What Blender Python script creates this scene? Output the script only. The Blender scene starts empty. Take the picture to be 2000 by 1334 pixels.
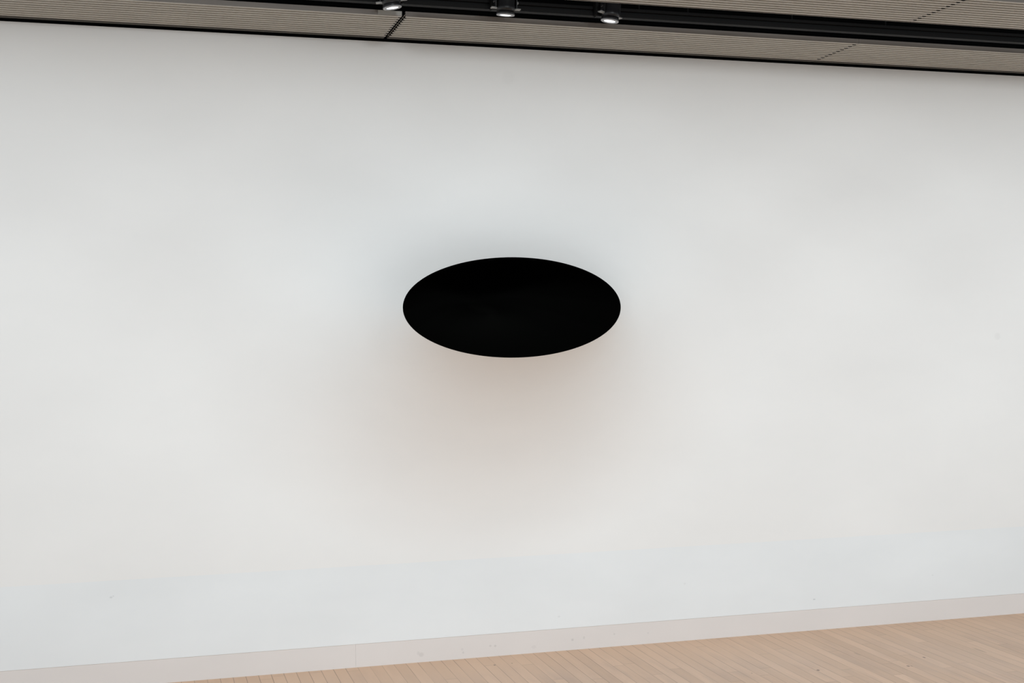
import bpy, bmesh, math, random
from mathutils import Vector, Matrix

random.seed(7)
SC = bpy.context.scene
COL = SC.collection
PI = math.pi

# ------------------------------------------------------------------ helpers
def link_mesh(name, bm, mat, parent=None, smooth=False):
    bmesh.ops.recalc_face_normals(bm, faces=bm.faces)
    me = bpy.data.meshes.new(name)
    bm.to_mesh(me)
    bm.free()
    for m in (mat if isinstance(mat, (list, tuple)) else [mat]):
        me.materials.append(m)
    if smooth:
        for p in me.polygons:
            p.use_smooth = True
    o = bpy.data.objects.new(name, me)
    COL.objects.link(o)
    if parent:
        o.parent = parent
    return o

def empty(name, loc):
    o = bpy.data.objects.new(name, None)
    o.empty_display_size = 0.05
    o.location = loc
    COL.objects.link(o)
    return o

def tag(o, label, cat, group=None):
    o['label'] = label
    o['category'] = cat
    if group:
        o['group'] = group

def struct(o):
    o['kind'] = 'structure'
    return o

def box(bm, x0, x1, y0, y1, z0, z1, bev=0.0):
    r = bmesh.ops.create_cube(bm, size=1.0)
    for v in r['verts']:
        v.co = Vector(((x0 + x1) / 2 + v.co.x * (x1 - x0),
                       (y0 + y1) / 2 + v.co.y * (y1 - y0),
                       (z0 + z1) / 2 + v.co.z * (z1 - z0)))
    if bev:
        es = list({e for v in r['verts'] for e in v.link_edges})
        bmesh.ops.bevel(bm, geom=es, offset=bev, segments=2, affect='EDGES')

def lathe(bm, prof, n=40, M=None):
    """prof: list of (radius, z) turned about z"""
    rings = []
    for r, z in prof:
        ring = []
        for k in range(n):
            a = 2 * PI * k / n
            p = Vector((r * math.cos(a), r * math.sin(a), z))
            ring.append(bm.verts.new(M @ p if M else p))
        rings.append(ring)
    for a, b in zip(rings, rings[1:]):
        for k in range(n):
            bm.faces.new((a[k], a[(k + 1) % n], b[(k + 1) % n], b[k]))
    return rings

def cap(bm, ring):
    bm.faces.new(ring)

def extrude_x(bm, prof, x0, x1):
    """closed (y,z) outline swept from x0 to x1"""
    a = [bm.verts.new((x0, y, z)) for y, z in prof]
    b = [bm.verts.new((x1, y, z)) for y, z in prof]
    n = len(prof)
    for k in range(n):
        bm.faces.new((a[k], a[(k + 1) % n], b[(k + 1) % n], b[k]))
    bm.faces.new(a)
    bm.faces.new(b)

# ------------------------------------------------------------------ materials
def mat(name, base, rough=0.6, metal=0.0, spec=0.5):
    m = bpy.data.materials.new(name)
    m.use_nodes = True
    b = m.node_tree.nodes['Principled BSDF']
    b.inputs['Base Color'].default_value = (*base, 1)
    b.inputs['Roughness'].default_value = rough
    b.inputs['Metallic'].default_value = metal
    b.inputs['Specular IOR Level'].default_value = spec
    return m

class NT:
    def __init__(self, m):
        self.t = m.node_tree
        self.b = self.t.nodes['Principled BSDF']
    def n(self, typ, **kw):
        x = self.t.nodes.new(typ)
        for k, v in kw.items():
            setattr(x, k, v)
        return x
    def l(self, a, b):
        self.t.links.new(a, b)
    def val(self, sock, v):
        if isinstance(v, (int, float)):
            sock.default_value = v
        else:
            self.l(v, sock)
    def math(self, op, a, b=0.0, c=0.0):
        x = self.n('ShaderNodeMath', operation=op)
        self.val(x.inputs[0], a)
        self.val(x.inputs[1], b)
        self.val(x.inputs[2], c)
        return x.outputs[0]
    def mix(self, fac, a, b, blend='MIX'):
        x = self.n('ShaderNodeMix', data_type='RGBA', blend_type=blend)
        self.val(x.inputs[0], fac)
        for s, v in ((x.inputs[6], a), (x.inputs[7], b)):
            if isinstance(v, tuple):
                s.default_value = (*v, 1)
            else:
                self.l(v, s)
        return x.outputs[2]
    def comb(self, x, y, z):
        c = self.n('ShaderNodeCombineXYZ')
        for s, v in zip(c.inputs, (x, y, z)):
            self.val(s, v)
        return c.outputs[0]
    def pos(self):
        g = self.n('ShaderNodeNewGeometry')
        s = self.n('ShaderNodeSeparateXYZ')
        self.l(g.outputs['Position'], s.inputs[0])
        return g.outputs['Position'], s.outputs[0], s.outputs[1], s.outputs[2]
    def noise(self, vec, scale, detail=3, rough=0.5):
        x = self.n('ShaderNodeTexNoise')
        x.inputs['Scale'].default_value = scale
        x.inputs['Detail'].default_value = detail
        x.inputs['Roughness'].default_value = rough
        self.l(vec, x.inputs['Vector'])
        return x.outputs['Fac']
    def ramp(self, fac, lo, hi):
        x = self.n('ShaderNodeMapRange')
        self.val(x.inputs[0], fac)
        x.inputs[1].default_value = lo
        x.inputs[2].default_value = hi
        return x.outputs[0]
    def spots(self, a, b, lst):
        """soft round specks (centre a, centre b, radius a, radius b, strength)"""
        tot = 0.0
        for ca, cb, ra, rb, s in lst:
            da = self.math('DIVIDE', self.math('SUBTRACT', a, ca), ra)
            db = self.math('DIVIDE', self.math('SUBTRACT', b, cb), rb)
            d2 = self.math('ADD', self.math('MULTIPLY', da, da), self.math('MULTIPLY', db, db))
            k = self.math('MULTIPLY', self.ramp(d2, 1.6, 0.5), s)
            tot = self.math('MAXIMUM', tot, k)
        return tot

def wall_paint(name, base, marks, mottling=0.012):
    m = mat(name, base, 0.75, spec=0.25)
    t = NT(m)
    p, x, y, z = t.pos()
    v = t.comb(t.math('MULTIPLY', x, 0.5), y, z)
    n = t.noise(v, 3.2, 4)
    f = t.ramp(n, 0.35, 0.65)
    c = t.mix(f, tuple(b * (1 - mottling) for b in base), tuple(min(1, b * (1 + mottling)) for b in base))
    if marks:
        k = t.spots(x, z, marks)
        c = t.mix(k, c, tuple(b * 0.55 for b in base))
    t.l(c, t.b.inputs['Base Color'])
    bp = t.n('ShaderNodeBump')
    bp.inputs['Strength'].default_value = 0.04
    bp.inputs['Distance'].default_value = 0.001
    t.l(t.noise(p, 260, 2), bp.inputs['Height'])
    t.l(bp.outputs[0], t.b.inputs['Normal'])
    return m

WALL_C = (0.80, 0.80, 0.79)
M_WALL = wall_paint('white_wall_paint', WALL_C,
                    [(4.475, 1.523, .018, .018, .10), (1.714, 2.804, .03, .03, .05)])
M_LOWER = wall_paint('cool_white_wall_paint', (0.772, 0.797, 0.808),
                     [(-0.15, .403, .006, .004, .35), (-0.14, .408, .003, .003, .3),
                      (3.35, .162, .007, .003, .5), (2.62, .29, .006, .004, .15), (4.06, .245, .006, .003, .2),
                      (1.95, .17, .006, .004, .2)], 0.02)
M_BASE = wall_paint('grey_baseboard_paint', (0.70, 0.665, 0.645),
                    [(1.259, .036, .012, .01, .22), (1.245, .044, .006, .008, .18), (1.465, .03, .005, .005, .25),
                     (1.60, .052, .006, .005, .25), (1.625, .05, .006, .005, .3), (1.46, .046, .006, .006, .15),
                     (2.02, .05, .006, .006, .3), (2.08, .056, .005, .007, .22), (2.24, .062, .005, .004, .25),
                     (1.82, .03, .012, .008, .12), (2.42, .054, .005, .004, .15)], 0.02)
M_BLACK = mat('matt_black_void', (0.0030, 0.0031, 0.0028), 1.0, spec=0.0)
M_PLENUM = mat('black_plenum_paint', (0.004, 0.004, 0.004), 0.9, spec=0.1)
M_NOTCH_SHADE = mat('black_notch_shade', (0.006, 0.006, 0.005), 0.8, spec=0.15)
M_TRACK = mat('black_track_paint', (0.007, 0.007, 0.007), 0.6, spec=0.2)
M_SPOT = mat('black_lamp_paint', (0.02, 0.02, 0.022), 0.38, spec=0.5)
M_TAB = mat('grey_metal', (0.34, 0.34, 0.33), 0.45, metal=0.2)
M_BEZEL = mat('satin_bezel', (0.42, 0.43, 0.45), 0.35, metal=0.3)

M_LENS = mat('lit_lens', (0.9, 0.93, 1.0), 0.2)
M_LENS.node_tree.nodes['Principled BSDF'].inputs['Emission Color'].default_value = (0.86, 0.93, 1.0, 1)
M_LENS.node_tree.nodes['Principled BSDF'].inputs['Emission Strength'].default_value = 2.2

def brushed(name, base, rough):
    m = mat(name, base, rough, metal=0.0, spec=0.4)
    t = NT(m)
    p, x, y, z = t.pos()
    n = t.noise(t.comb(t.math('MULTIPLY', x, 0.8), t.math('MULTIPLY', y, 9.0), z), 5.0, 3)
    c = t.mix(t.ramp(n, .3, .7), tuple(b * .93 for b in base), tuple(b * 1.07 for b in base))
    t.l(c, t.b.inputs['Base Color'])
    return m

M_RIB = brushed('grey_ribbed_metal', (0.485, 0.465, 0.42), 0.5)
M_FASCIA_SHADE = brushed('shaded_edge_metal', (0.225, 0.205, 0.185), 0.5)  # panel grey with the weaker light on edge faces put into the colour
M_EDGE_SHADE = brushed('shaded_wall_edge_metal', (0.075, 0.07, 0.06), 0.6)  # shade on the rib next to the wall, put into a darker colour
M_LIT_PATCH = brushed('pale_lit_patch', (0.50, 0.50, 0.47), 0.5)  # pale tone painted for light falling on the panel front

def wood():
    m = mat('maple_strip_floor', (0.5, 0.38, 0.28), 0.42, spec=0.35)
    t = NT(m)
    p, x, y, z = t.pos()
    PW = 0.0574
    u = t.math('DIVIDE', t.math('SUBTRACT', x, PHASE), PW)
    i = t.math('FLOOR', u)
    fx = t.math('SUBTRACT', u, i)
    wn = t.n('ShaderNodeTexWhiteNoise', noise_dimensions='1D')
    t.l(i, wn.inputs['W'])
    r1 = wn.outputs['Value']
    # boards of about 0.9 m, staggered row by row
    vv = t.math('ADD', t.math('DIVIDE', y, 0.95), t.math('MULTIPLY', r1, 7.0))
    j = t.math('FLOOR', vv)
    fy = t.math('SUBTRACT', vv, j)
    wn2 = t.n('ShaderNodeTexWhiteNoise', noise_dimensions='2D')
    t.l(t.comb(i, j, 0.0), wn2.inputs['Vector'])
    r2 = wn2.outputs['Value']
    off = t.math('MULTIPLY', r2, 37.0)
    # grain, long along the board
    g1 = t.noise(t.comb(t.math('MULTIPLY', x, 30.0), t.math('ADD', t.math('MULTIPLY', y, 1.6), off), off), 1.6, 5, .6)
    g2 = t.noise(t.comb(t.math('MULTIPLY', x, 9.0), t.math('ADD', t.math('MULTIPLY', y, 2.2), off), off), 1.1, 3)
    wear = t.noise(t.comb(x, t.math('MULTIPLY', y, .6), 0.0), 2.3, 3)
    a = (0.570, 0.388, 0.268)
    b = (0.68, 0.472, 0.335)
    c = t.mix(r2, a, b)
    c = t.mix(t.math('MULTIPLY', t.ramp(g1, .35, .75), .25), c, (0.41, 0.275, 0.195))
    c = t.mix(t.math('MULTIPLY', t.ramp(g2, .50, .74), .5), c, (0.43, 0.30, 0.23))
    c = t.mix(t.math('MULTIPLY', t.ramp(wear, .42, .70), .22), c, (0.60, 0.47, 0.385))
    # warmer tone towards the wall, its border broken up by noise
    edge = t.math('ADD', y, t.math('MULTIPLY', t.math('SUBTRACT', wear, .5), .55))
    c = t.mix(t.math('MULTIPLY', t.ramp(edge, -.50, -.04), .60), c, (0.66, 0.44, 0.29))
    # open joints between strips, uneven
    ex = t.math('MINIMUM', fx, t.math('SUBTRACT', 1.0, fx))
    jw = t.noise(t.comb(t.math('MULTIPLY', i, 3.7), t.math('MULTIPLY', y, 2.2), 0.0), 1.0, 2)
    k = t.math('MULTIPLY', t.ramp(ex, .040, .006), t.ramp(jw, .30, .60))
    ey = t.math('MULTIPLY', t.math('MINIMUM', fy, t.math('SUBTRACT', 1.0, fy)), .95 / PW)
    k2 = t.math('MULTIPLY', t.ramp(ey, .05, .01), .5)
    kk = t.math('MAXIMUM', k, k2)
    c = t.mix(t.math('MULTIPLY', kk, .85), c, (0.20, 0.125, 0.085))
    # dark knots and specks
    sp = t.spots(x, y, [(2.973, -.706, .006, .009, .9), (3.405, -.77, .006, .010, .75), (3.42, -.775, .004, .007, .5),
                        (3.567, -.655, .005, .010, .8), (1.578, -.156, .005, .008, .7), (1.665, -.15, .004, .006, .5),
                        (2.66, -.66, .003, .006, .5), (4.02, -.15, .010, .004, .3), (3.30, -.50, .007, .03, .22), (3.90, -.62, .009, .05, .25)])
    c = t.mix(sp, c, (0.06, 0.035, 0.03))
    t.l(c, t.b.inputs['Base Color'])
    bp = t.n('ShaderNodeBump')
    bp.inputs['Strength'].default_value = 0.25
    bp.inputs['Distance'].default_value = 0.0008
    t.l(t.math('SUBTRACT', 1.0, kk), bp.inputs['Height'])
    t.l(bp.outputs[0], t.b.inputs['Normal'])
    return m

PHASE = 0.494
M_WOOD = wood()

# ------------------------------------------------------------------ room
WX0, WX1 = -3.2, 8.2       # extent of the wall
ZT = 2.946                 # top of the white wall
ZL = 0.478                 # joint between the upper wall and the lower board
ZB = 0.110                 # top of the baseboard
CAM = Vector((0, -6.0, 1.573))

# floor
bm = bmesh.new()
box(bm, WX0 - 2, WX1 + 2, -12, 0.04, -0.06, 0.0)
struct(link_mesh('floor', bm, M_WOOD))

# --- the upper wall swells towards the room and is pierced by the oval
RX, RZ = 0.5055, 0.2270      # half-axes of the oval opening
OX, OZ = 1.5990, 1.6871       # its centre
RC, RS = math.cos(math.radians(2.7)), math.sin(math.radians(2.7))   # it hangs a touch askew

H0, TILT = 0.47, 0.15        # the opening's edge lies in a plane, its foot further out than its head
REACH = 0.98                # how far the swelling reaches from the opening
FL, FT, FW = 0.195, 0.125, 0.16   # the flare next to the opening, stronger towards its head

def smooth(a, b, v):
    t = min(1.0, max(0.0, (v - a) / (b - a)))
    return t * t * (3 - 2 * t)

def rim_distance(dx, dz):
    """distance from a point outside the oval to its edge, and the height of the nearest edge point"""
    sx, sz = (1 if dx >= 0 else -1), (1 if dz >= 0 else -1)
    px, pz = abs(dx), abs(dz)
    tx, tz = 0.7071, 0.7071
    for _ in range(6):
        x, z = RX * tx, RZ * tz
        ex = (RX * RX - RZ * RZ) * tx ** 3 / RX
        ez = (RZ * RZ - RX * RX) * tz ** 3 / RZ
        rx, rz = x - ex, z - ez
        qx, qz = px - ex, pz - ez
        rr, qq = math.hypot(rx, rz), max(math.hypot(qx, qz), 1e-9)
        tx = min(1, max(0, (qx * rr / qq + ex) / RX))
        tz = min(1, max(0, (qz * rr / qq + ez) / RZ))
        t = math.hypot(tx, tz)
        tx, tz = tx / t, tz / t
    return math.hypot(px - RX * tx, pz - RZ * tz), sz * RZ * tz

def swell(x, z):
    """how far the wall stands out towards the room at (x, z)"""
    dx, dz = (x - OX) * RC + (z - OZ) * RS, (z - OZ) * RC - (x - OX) * RS
    d, zr = rim_distance(dx, dz)
    if (dx / RX) ** 2 + (dz / RZ) ** 2 <= 1.0:
        d = 0.0
    h0 = H0 - TILT * zr / RZ
    if d >= REACH:
        return 0.0
    t = 1 - d / REACH
    fl = FL + FT * zr / RZ
    return (h0 - fl) * t * t + fl * (math.exp(-d / FW) - math.exp(-REACH / FW))

NA, NR = 288, 120
def rect_pt(a):
    """point where the ray at angle a from the oval's centre leaves the upper wall's rectangle"""
    c, s = math.cos(a), math.sin(a)
    t = 1e9
    if c > 1e-9: t = min(t, (WX1 - OX) / c)
    if c < -1e-9: t = min(t, (WX0 - OX) / c)
    if s > 1e-9: t = min(t, (ZT - OZ) / s)
    if s < -1e-9: t = min(t, (ZL - OZ) / s)
    return Vector((OX + t * c, OZ + t * s))

def oval(k):
    a = 2 * PI * k / NA
    c, s = math.cos(a), math.sin(a)
    return Vector((OX + RX * c * RC - RZ * s * RS, OZ + RX * c * RS + RZ * s * RC))

angs = []
for k in range(NA):
    p = oval(k)
    angs.append(math.atan2(p.y - OZ, p.x - OX))
# snap the nearest spokes to the rectangle's corners
for cx, cz in ((WX0, ZL), (WX1, ZL), (WX0, ZT), (WX1, ZT)):
    ca = math.atan2(cz - OZ, cx - OX)
    k = min(range(NA), key=lambda k: abs(math.remainder(angs[k] - ca, 2 * PI)))
    angs[k] = ca

bm = bmesh.new()
rings = []
for j in range(NR + 1):
    s = (j / NR) ** 1.6
    ring = []
    for k in range(NA):
        p0 = oval(k)
        p1 = rect_pt(angs[k])
        p = p0.lerp(p1, s)
        ring.append(bm.verts.new((p.x, -swell(p.x, p.y), p.y)))
    rings.append(ring)
for a, b in zip(rings, rings[1:]):
    for k in range(NA):
        bm.faces.new((a[k], a[(k + 1) % NA], b[(k + 1) % NA], b[k]))
# thin returned edge of the shell at the opening
lip = [bm.verts.new(v.co) for v in rings[0]]
ret = []
for k in range(NA):
    v = rings[0][k].co
    ret.append(bm.verts.new((OX + (v.x - OX) * 1.004, v.y + 0.004, OZ + (v.z - OZ) * 1.004)))
for k in range(NA):
    bm.faces.new((lip[k], lip[(k + 1) % NA], ret[(k + 1) % NA], ret[k]))
rim = [(v.co.x, v.co.y, v.co.z) for v in ret]
# returns round the outside so that the wall reads as a built-out shell
outer = [bm.verts.new(v.co) for v in rings[-1]]
back = [bm.verts.new((v.co.x, 0.10, v.co.z)) for v in rings[-1]]
for k in range(NA):
    bm.faces.new((outer[k], outer[(k + 1) % NA], back[(k + 1) % NA], back[k]))
wall = link_mesh('wall_back', bm, M_WALL, smooth=True)
struct(wall)
wall.data.polygons.foreach_set('use_smooth', [len(p.vertices) == 4 and i < NA * NR for i, p in enumerate(wall.data.polygons)])

# lower board of the wall, its face a hair behind the upper wall
bm = bmesh.new()
box(bm, WX0, WX1, 0.0003, 0.10, ZB, ZL, 0.0)
lower = struct(link_mesh('wall_back_lower', bm, M_LOWER))

# baseboard in two lengths with a butt joint
bm = bmesh.new()
box(bm, WX0, 0.9448, 0.003, 0.06, 0.0, ZB - 0.0005)
struct(link_mesh('baseboard_back', bm, M_BASE))
bm = bmesh.new()
box(bm, 0.9452, WX1, 0.003, 0.06, 0.0, ZB - 0.0005)
struct(link_mesh('baseboard_back_right', bm, M_BASE))

# black oval: a deep bowl whose edge sits behind the shell's edge
bm = bmesh.new()
NB = 26
prev = None
for j in range(NB):
    f = j / (NB - 1) * (PI / 2)
    ring = []
    if j < NB - 1:
        for k in range(NA):
            x, y, z = rim[k]
            c = math.cos(f) ** 0.7
            ring.append(bm.verts.new((OX + (x - OX) * c, y + 0.0005 + 0.55 * math.sin(f), OZ + (z - OZ) * c)))
        if prev:
            for k in range(NA):
                bm.faces.new((prev[k], prev[(k + 1) % NA], ring[(k + 1) % NA], ring[k]))
        prev = ring
    else:
        bm.faces.new(prev)
void = link_mesh('oval_void', bm, M_BLACK, smooth=True)
tag(void, 'large matt black oval void opening in the middle of the swelling white wall', 'wall sculpture')

# ceiling void above the panels
bm = bmesh.new()
box(bm, WX0 - 2, WX1 + 2, -7.5, 1.25, 3.70, 3.78)
struct(link_mesh('ceiling', bm, M_PLENUM))
bm = bmesh.new()
box(bm, WX0 - 2, WX1 + 2, 1.20, 1.25, 0.0, 3.70)
struct(link_mesh('wall_plenum', bm, M_PLENUM))

# ------------------------------------------------------------------ ribbed ceiling panels
ZP = 2.954                  # underside
TH = 0.0225                 # height of the front edge
NRIB = 12
GD = 0.012                  # depth of the grooves between the ribs

def ceiling_panel(x0, x1, y_front, y_back, wall_edge, notch, label):
    root = empty('ceiling_panel', ((x0 + x1) / 2, (y_front + y_back) / 2, ZP + TH))
    def put(name, bm, m):
        o = link_mesh(name, bm, m)
        o.parent = root
        o.matrix_parent_inverse = Matrix.Translation(-root.location)
        return o
    bm = bmesh.new()
    ya = y_front + 0.0015
    pitch = (y_back - ya) / NRIB
    last = NRIB - 1 if wall_edge else NRIB
    for i in range(last):
        y0, y1 = ya + i * pitch, ya + i * pitch + pitch * .46
        box(bm, x0, x1, y0, y1, ZP, ZP + .0012)                              # thin flange, full length
        box(bm, x0 + notch, x1 - notch, y0, y1, ZP + .0011, ZP + GD)         # web, notched at both ends
    # the sheet above the ribs is notched at both ends
    box(bm, x0, x1, ya, ya + last * pitch, ZP + GD - .0005, ZP + GD + .002)
    put('ribbed_sheet', bm, M_RIB)
    # added black comb puts the shade of open gaps into the rib ends
    for xa, xb in ((x0 + .0002, x0 + notch - .0001), (x1 - notch + .0001, x1 - .0002)):
        bm = bmesh.new()
        box(bm, xa, xb, ya + .0006, ya + last * pitch - .001, ZP + GD + .0025, ZP + GD + .0045)
        for i in range(last):
            y0, y1 = ya + i * pitch + .0006, ya + i * pitch + pitch * .46 - .0002
            box(bm, xa, xb, y0, y1, ZP + .0013, ZP + GD + .0035)
        put('notch_shade', bm, M_NOTCH_SHADE)
    bm = bmesh.new()
    box(bm, x0 - .001, x1 + .001, y_front - 0.0015, y_front + 0.0015, ZP + .001, ZP + TH, 0.0)
    box(bm, x0 - .001, x1 + .001, y_front + 0.0015, y_front + 0.018, ZP + TH - .002, ZP + TH, 0.0)
    put('front_edge', bm, M_FASCIA_SHADE)
    bm = bmesh.new()
    if wall_edge:
        box(bm, x0, x1, ya + last * pitch, ya + last * pitch + pitch * .55, ZP + .001, ZP + TH)
        box(bm, x0, x1, ya + last * pitch + pitch * .55, y_back, ZP + .004, ZP + TH)
        put('back_edge', bm, M_EDGE_SHADE)
    else:
        box(bm, x0, x1, y_back + .0002, y_back + 0.003, ZP + .001, ZP + TH)
        put('back_edge', bm, M_FASCIA_SHADE)
    tag(root, label, 'ceiling panel', 'grey ribbed ceiling panels')
    root['kind'] = 'thing'
    return root, put

S0, S1, S2, S3 = -1.135, 1.110, 3.352, 5.600
G1, G2 = 0.009, 0.0015
F1, B1 = -0.466, -0.012
F2, B2 = -1.330, -0.905
pl, put = ceiling_panel(S0, S1 - G1, F1, B1, True, .008, 'grey ribbed ceiling panel along the wall, left of the left spotlight')
bm = bmesh.new()  # added pale slab paints the spotlight's spill on the front edge
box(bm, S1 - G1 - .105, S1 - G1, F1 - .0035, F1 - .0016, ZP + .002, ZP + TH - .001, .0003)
put('lit_patch', bm, M_LIT_PATCH)
ceiling_panel(S1 + G1, S2 - G2, F1, B1, True, .010, 'middle grey ribbed ceiling panel along the wall, below the centre and right spotlights')
ceiling_panel(S2 + G2, S3, F1, B1, True, .008, 'rightmost grey ribbed ceiling panel along the wall, ending at the right picture edge')
ceiling_panel(S1 + G1, S2 - G2, F2, B2, False, .009, 'grey ribbed ceiling panel in front of the black slot, above the right spotlight')
ceiling_panel(S2 + G2, S3, F2, B2, False, .008, 'grey ribbed ceiling panel in front of the black slot, at the top right corner')

# ------------------------------------------------------------------ lighting track in the black slot
TX0, TX1 = S0, S3
TY = -0.545
tr = empty('lighting_track', ((TX0 + TX1) / 2, TY, 3.03))
def put_in(root, name, bm, m, smooth=False, label=None):
    o = link_mesh(name, bm, m, smooth=smooth)
    o.parent = root
    o.matrix_parent_inverse = Matrix.Translation(-root.location)
    if label:
        o['label'] = label
    return o
bm = bmesh.new()
# channel with a groove along its face
prof = [(TY - .018, 2.984), (TY + .018, 2.984), (TY + .018, 3.026), (TY - .018, 3.026),
        (TY - .018, 3.013), (TY - .006, 3.011), (TY - .006, 3.003), (TY - .018, 3.001)]
extrude_x(bm, prof, TX0, TX1)
put_in(tr, 'channel', bm, M_TRACK)
for hx in (0.2, 1.3, 2.18, 2.42, 2.95, 3.45, 4.35):
    bm = bmesh.new()
    lathe(bm, [(.004, 3.024), (.004, 3.70)], 10, Matrix.Translation((hx, TY, 0)))
    put_in(tr, 'hanger_rod', bm, M_TRACK)
tag(tr, 'black lighting track running along the dark ceiling slot', 'lighting track')

# ------------------------------------------------------------------ spotlights
def spotlight(x, lens_z, roll, pitch, yaw, label, power):
    """x, lens_z: centre of the lens; roll tips the lamp sideways, pitch towards the wall; yaw turns the yoke"""
    SY = -0.625
    root = empty('spotlight', (x, SY, 3.055))
    A = Matrix.Rotation(roll, 4, 'Y') @ Matrix.Rotation(pitch, 4, 'X')
    L = Matrix.Translation((x, SY, lens_z)) @ A
    bm = bmesh.new()
    r = lathe(bm, [(.0385, .004), (.0395, .006), (.0395, .016), (.0375, .018), (.0375, .022), (.0395, .024),
                   (.0395, .040), (.0370, .043), (.0370, .074), (.034, .080), (.020, .084), (.012, .086)], 48, L)
    cap(bm, r[0][::-1])
    cap(bm, r[-1])
    for k in range(8):      # cooling fins at the back of the can
        a = PI * k / 8
        b2 = bmesh.new()
        bmesh.ops.create_cube(b2, size=1.0, matrix=L @ Matrix.Rotation(a, 4, 'Z') @ Matrix.Translation((0, 0, .086)) @ Matrix.Diagonal((.058, .0025, .012, 1)))
        me = bpy.data.meshes.new('tmp')
        b2.to_mesh(me)
        b2.free()
        bm.from_mesh(me)
        bpy.data.meshes.remove(me)
    can = put_in(root, 'lamp_housing', bm, M_SPOT)
    for p in can.data.polygons:
        p.use_smooth = len(p.vertices) == 4 and p.area > 1e-6
    bm = bmesh.new()
    r = lathe(bm, [(.0255, .0035), (.0265, .0), (.0390, .0), (.0402, .002), (.0402, .0050), (.0390, .0055)], 48, L)
    put_in(root, 'bezel', bm, M_BEZEL, True)
    bm = bmesh.new()
    r = lathe(bm, [(.0262, .0018), (.020, .0004), (.012, -.0006), (.005, -.001)], 40, L)
    cap(bm, r[-1])
    put_in(root, 'lens', bm, M_LENS, True)
    # yoke: two arms, a bridge, a foot tab on each side
    Y = Matrix.Translation((x, SY, lens_z)) @ Matrix.Rotation(yaw, 4, 'Z') @ Matrix.Rotation(roll * .8, 4, 'Y')
    def boxm(bm, M, sx, sy, sz, c):
        bmesh.ops.create_cube(bm, size=1.0, matrix=M @ Matrix.Translation(c) @ Matrix.Diagonal((sx, sy, sz, 1)))
    bm = bmesh.new()
    for s in (-1, 1):
        boxm(bm, Y, .004, .026, .070, (s * .047, 0, .066))
    boxm(bm, Y, .098, .026, .004, (0, 0, .102))
    put_in(root, 'yoke', bm, M_SPOT)
    for s in (-1, 1):
        bm = bmesh.new()
        boxm(bm, Y, .022, .022, .004, (s * .055, 0, .030))
        boxm(bm, Y, .010, .010, .006, (s * .0425, 0, .029))
        put_in(root, 'yoke_tab', bm, M_TAB, label='pale grey tab')
        bm = bmesh.new()
        kn = lathe(bm, [(.007, 0), (.007, .006), (.004, .008)], 16, Y @ Matrix.Translation((s * .049, 0, .058)) @ Matrix.Rotation(s * PI / 2, 4, 'Y'))
        cap(bm, kn[-1])
        put_in(root, 'pivot_knob', bm, M_TAB if s > 0 else M_SPOT)
    bm = bmesh.new()
    box(bm, x - .055, x + .055, SY + .024, TY - .0185, 2.975, 3.060, .003)
    box(bm, x - .016, x + .016, SY - .016, SY + .030, 3.048, 3.062, .001)
    put_in(root, 'track_adapter', bm, M_TRACK)
    # the lamp itself
    ld = bpy.data.lights.new('spot_lamp', 'SPOT')
    ld.energy = power
    ld.color = (0.72, 0.88, 1.0)
    ld.spot_size = math.radians(104)
    ld.spot_blend = 1.0
    ld.shadow_soft_size = 0.03
    lo = bpy.data.objects.new('spot_lamp', ld)
    COL.objects.link(lo)
    lo.parent = root
    lo.matrix_parent_inverse = Matrix.Translation(-root.location)
    aim = Matrix.Rotation(roll, 4, 'Y') @ Matrix.Rotation(math.radians(18), 4, 'X')
    lo.matrix_basis = Matrix.Translation((x, SY, lens_z - .012)) @ aim
    tag(root, label, 'spotlight', 'black track spotlights above the oval')
    return root

SPOT_W = 0.25
spotlight(1.030, 2.9465, math.radians(-9), math.radians(1), math.radians(-14), 'leftmost black spotlight, tipped to the right, above the left ceiling panel joint', SPOT_W)
spotlight(1.527, 2.9450, math.radians(2), math.radians(7), math.radians(0), 'centre black spotlight pointing straight down, between the two tilted ones', SPOT_W)
spotlight(2.008, 2.9470, math.radians(8), math.radians(3), math.radians(24), 'rightmost black spotlight, tipped to the left, bright lens showing', SPOT_W)

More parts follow.
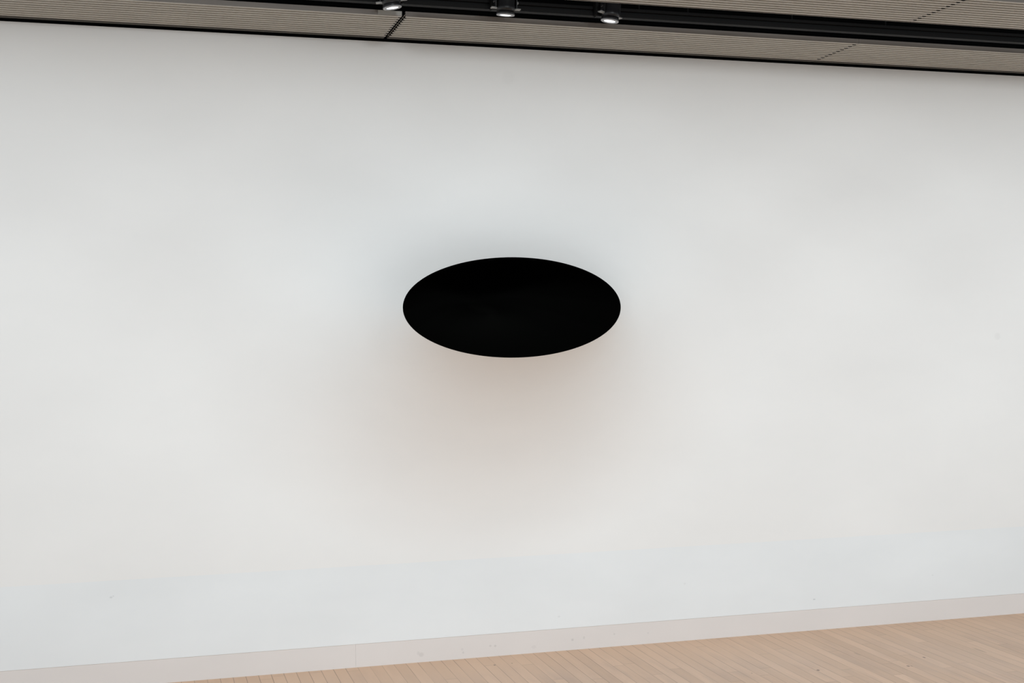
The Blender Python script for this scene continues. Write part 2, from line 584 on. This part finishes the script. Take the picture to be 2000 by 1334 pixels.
# ------------------------------------------------------------------ room light
def area(name, loc, rot, sx, sy, energy, color):
    ld = bpy.data.lights.new(name, 'AREA')
    ld.shape = 'RECTANGLE'
    ld.size, ld.size_y = sx, sy
    ld.energy = energy
    ld.color = color
    o = bpy.data.objects.new(name, ld)
    o.location = loc
    o.rotation_euler = rot
    COL.objects.link(o)
    return o
# added unseen spot lights, cones shaped to wash the wall and dim its top
WASH_W = 168
for i in range(9):
    ld = bpy.data.lights.new('added_wash_light', 'SPOT')
    ld.energy = WASH_W
    ld.color = (0.92, 0.97, 1.0)
    ld.spot_size = math.radians(2 * 50)
    ld.spot_blend = 0.27
    ld.shadow_soft_size = 0.15
    o = bpy.data.objects.new('added_wash_light', ld)
    o.location = (-3.4 + 1.4 * i, -4.2, 3.0)
    o.rotation_euler = (math.radians(90 - 46.3), 0, 0)
    COL.objects.link(o)

w = bpy.data.worlds.new('daylight')
SC.world = w
w.use_nodes = True
w.node_tree.nodes['Background'].inputs[0].default_value = (0.86, 0.95, 1.0, 1)
w.node_tree.nodes['Background'].inputs[1].default_value = 0.88

# ------------------------------------------------------------------ camera
F_PX, YAW, PITCH, ROLL = 2509.566, 0.279574104, -0.00770753797, -0.00909379221
fwd = Vector((math.sin(YAW) * math.cos(PITCH), math.cos(YAW) * math.cos(PITCH), math.sin(PITCH)))
rt = fwd.cross(Vector((0, 0, 1))).normalized()
up = rt.cross(fwd)
r2 = rt * math.cos(ROLL) + up * math.sin(ROLL)
u2 = -rt * math.sin(ROLL) + up * math.cos(ROLL)
cd = bpy.data.cameras.new('camera')
cd.sensor_width = 36.0
cd.lens = F_PX / 2000 * 36.0
cd.clip_end = 100
co = bpy.data.objects.new('camera', cd)
M = Matrix((r2, u2, -fwd)).transposed().to_4x4()
M.translation = CAM
co.matrix_world = M
COL.objects.link(co)
SC.camera = co

vs = SC.view_settings
SC.display_settings.display_device = 'sRGB'
vs.view_transform = 'Standard'
vs.look = 'None'
vs.gamma = 1.0
vs.exposure = -0.335
vs.use_curve_mapping = False
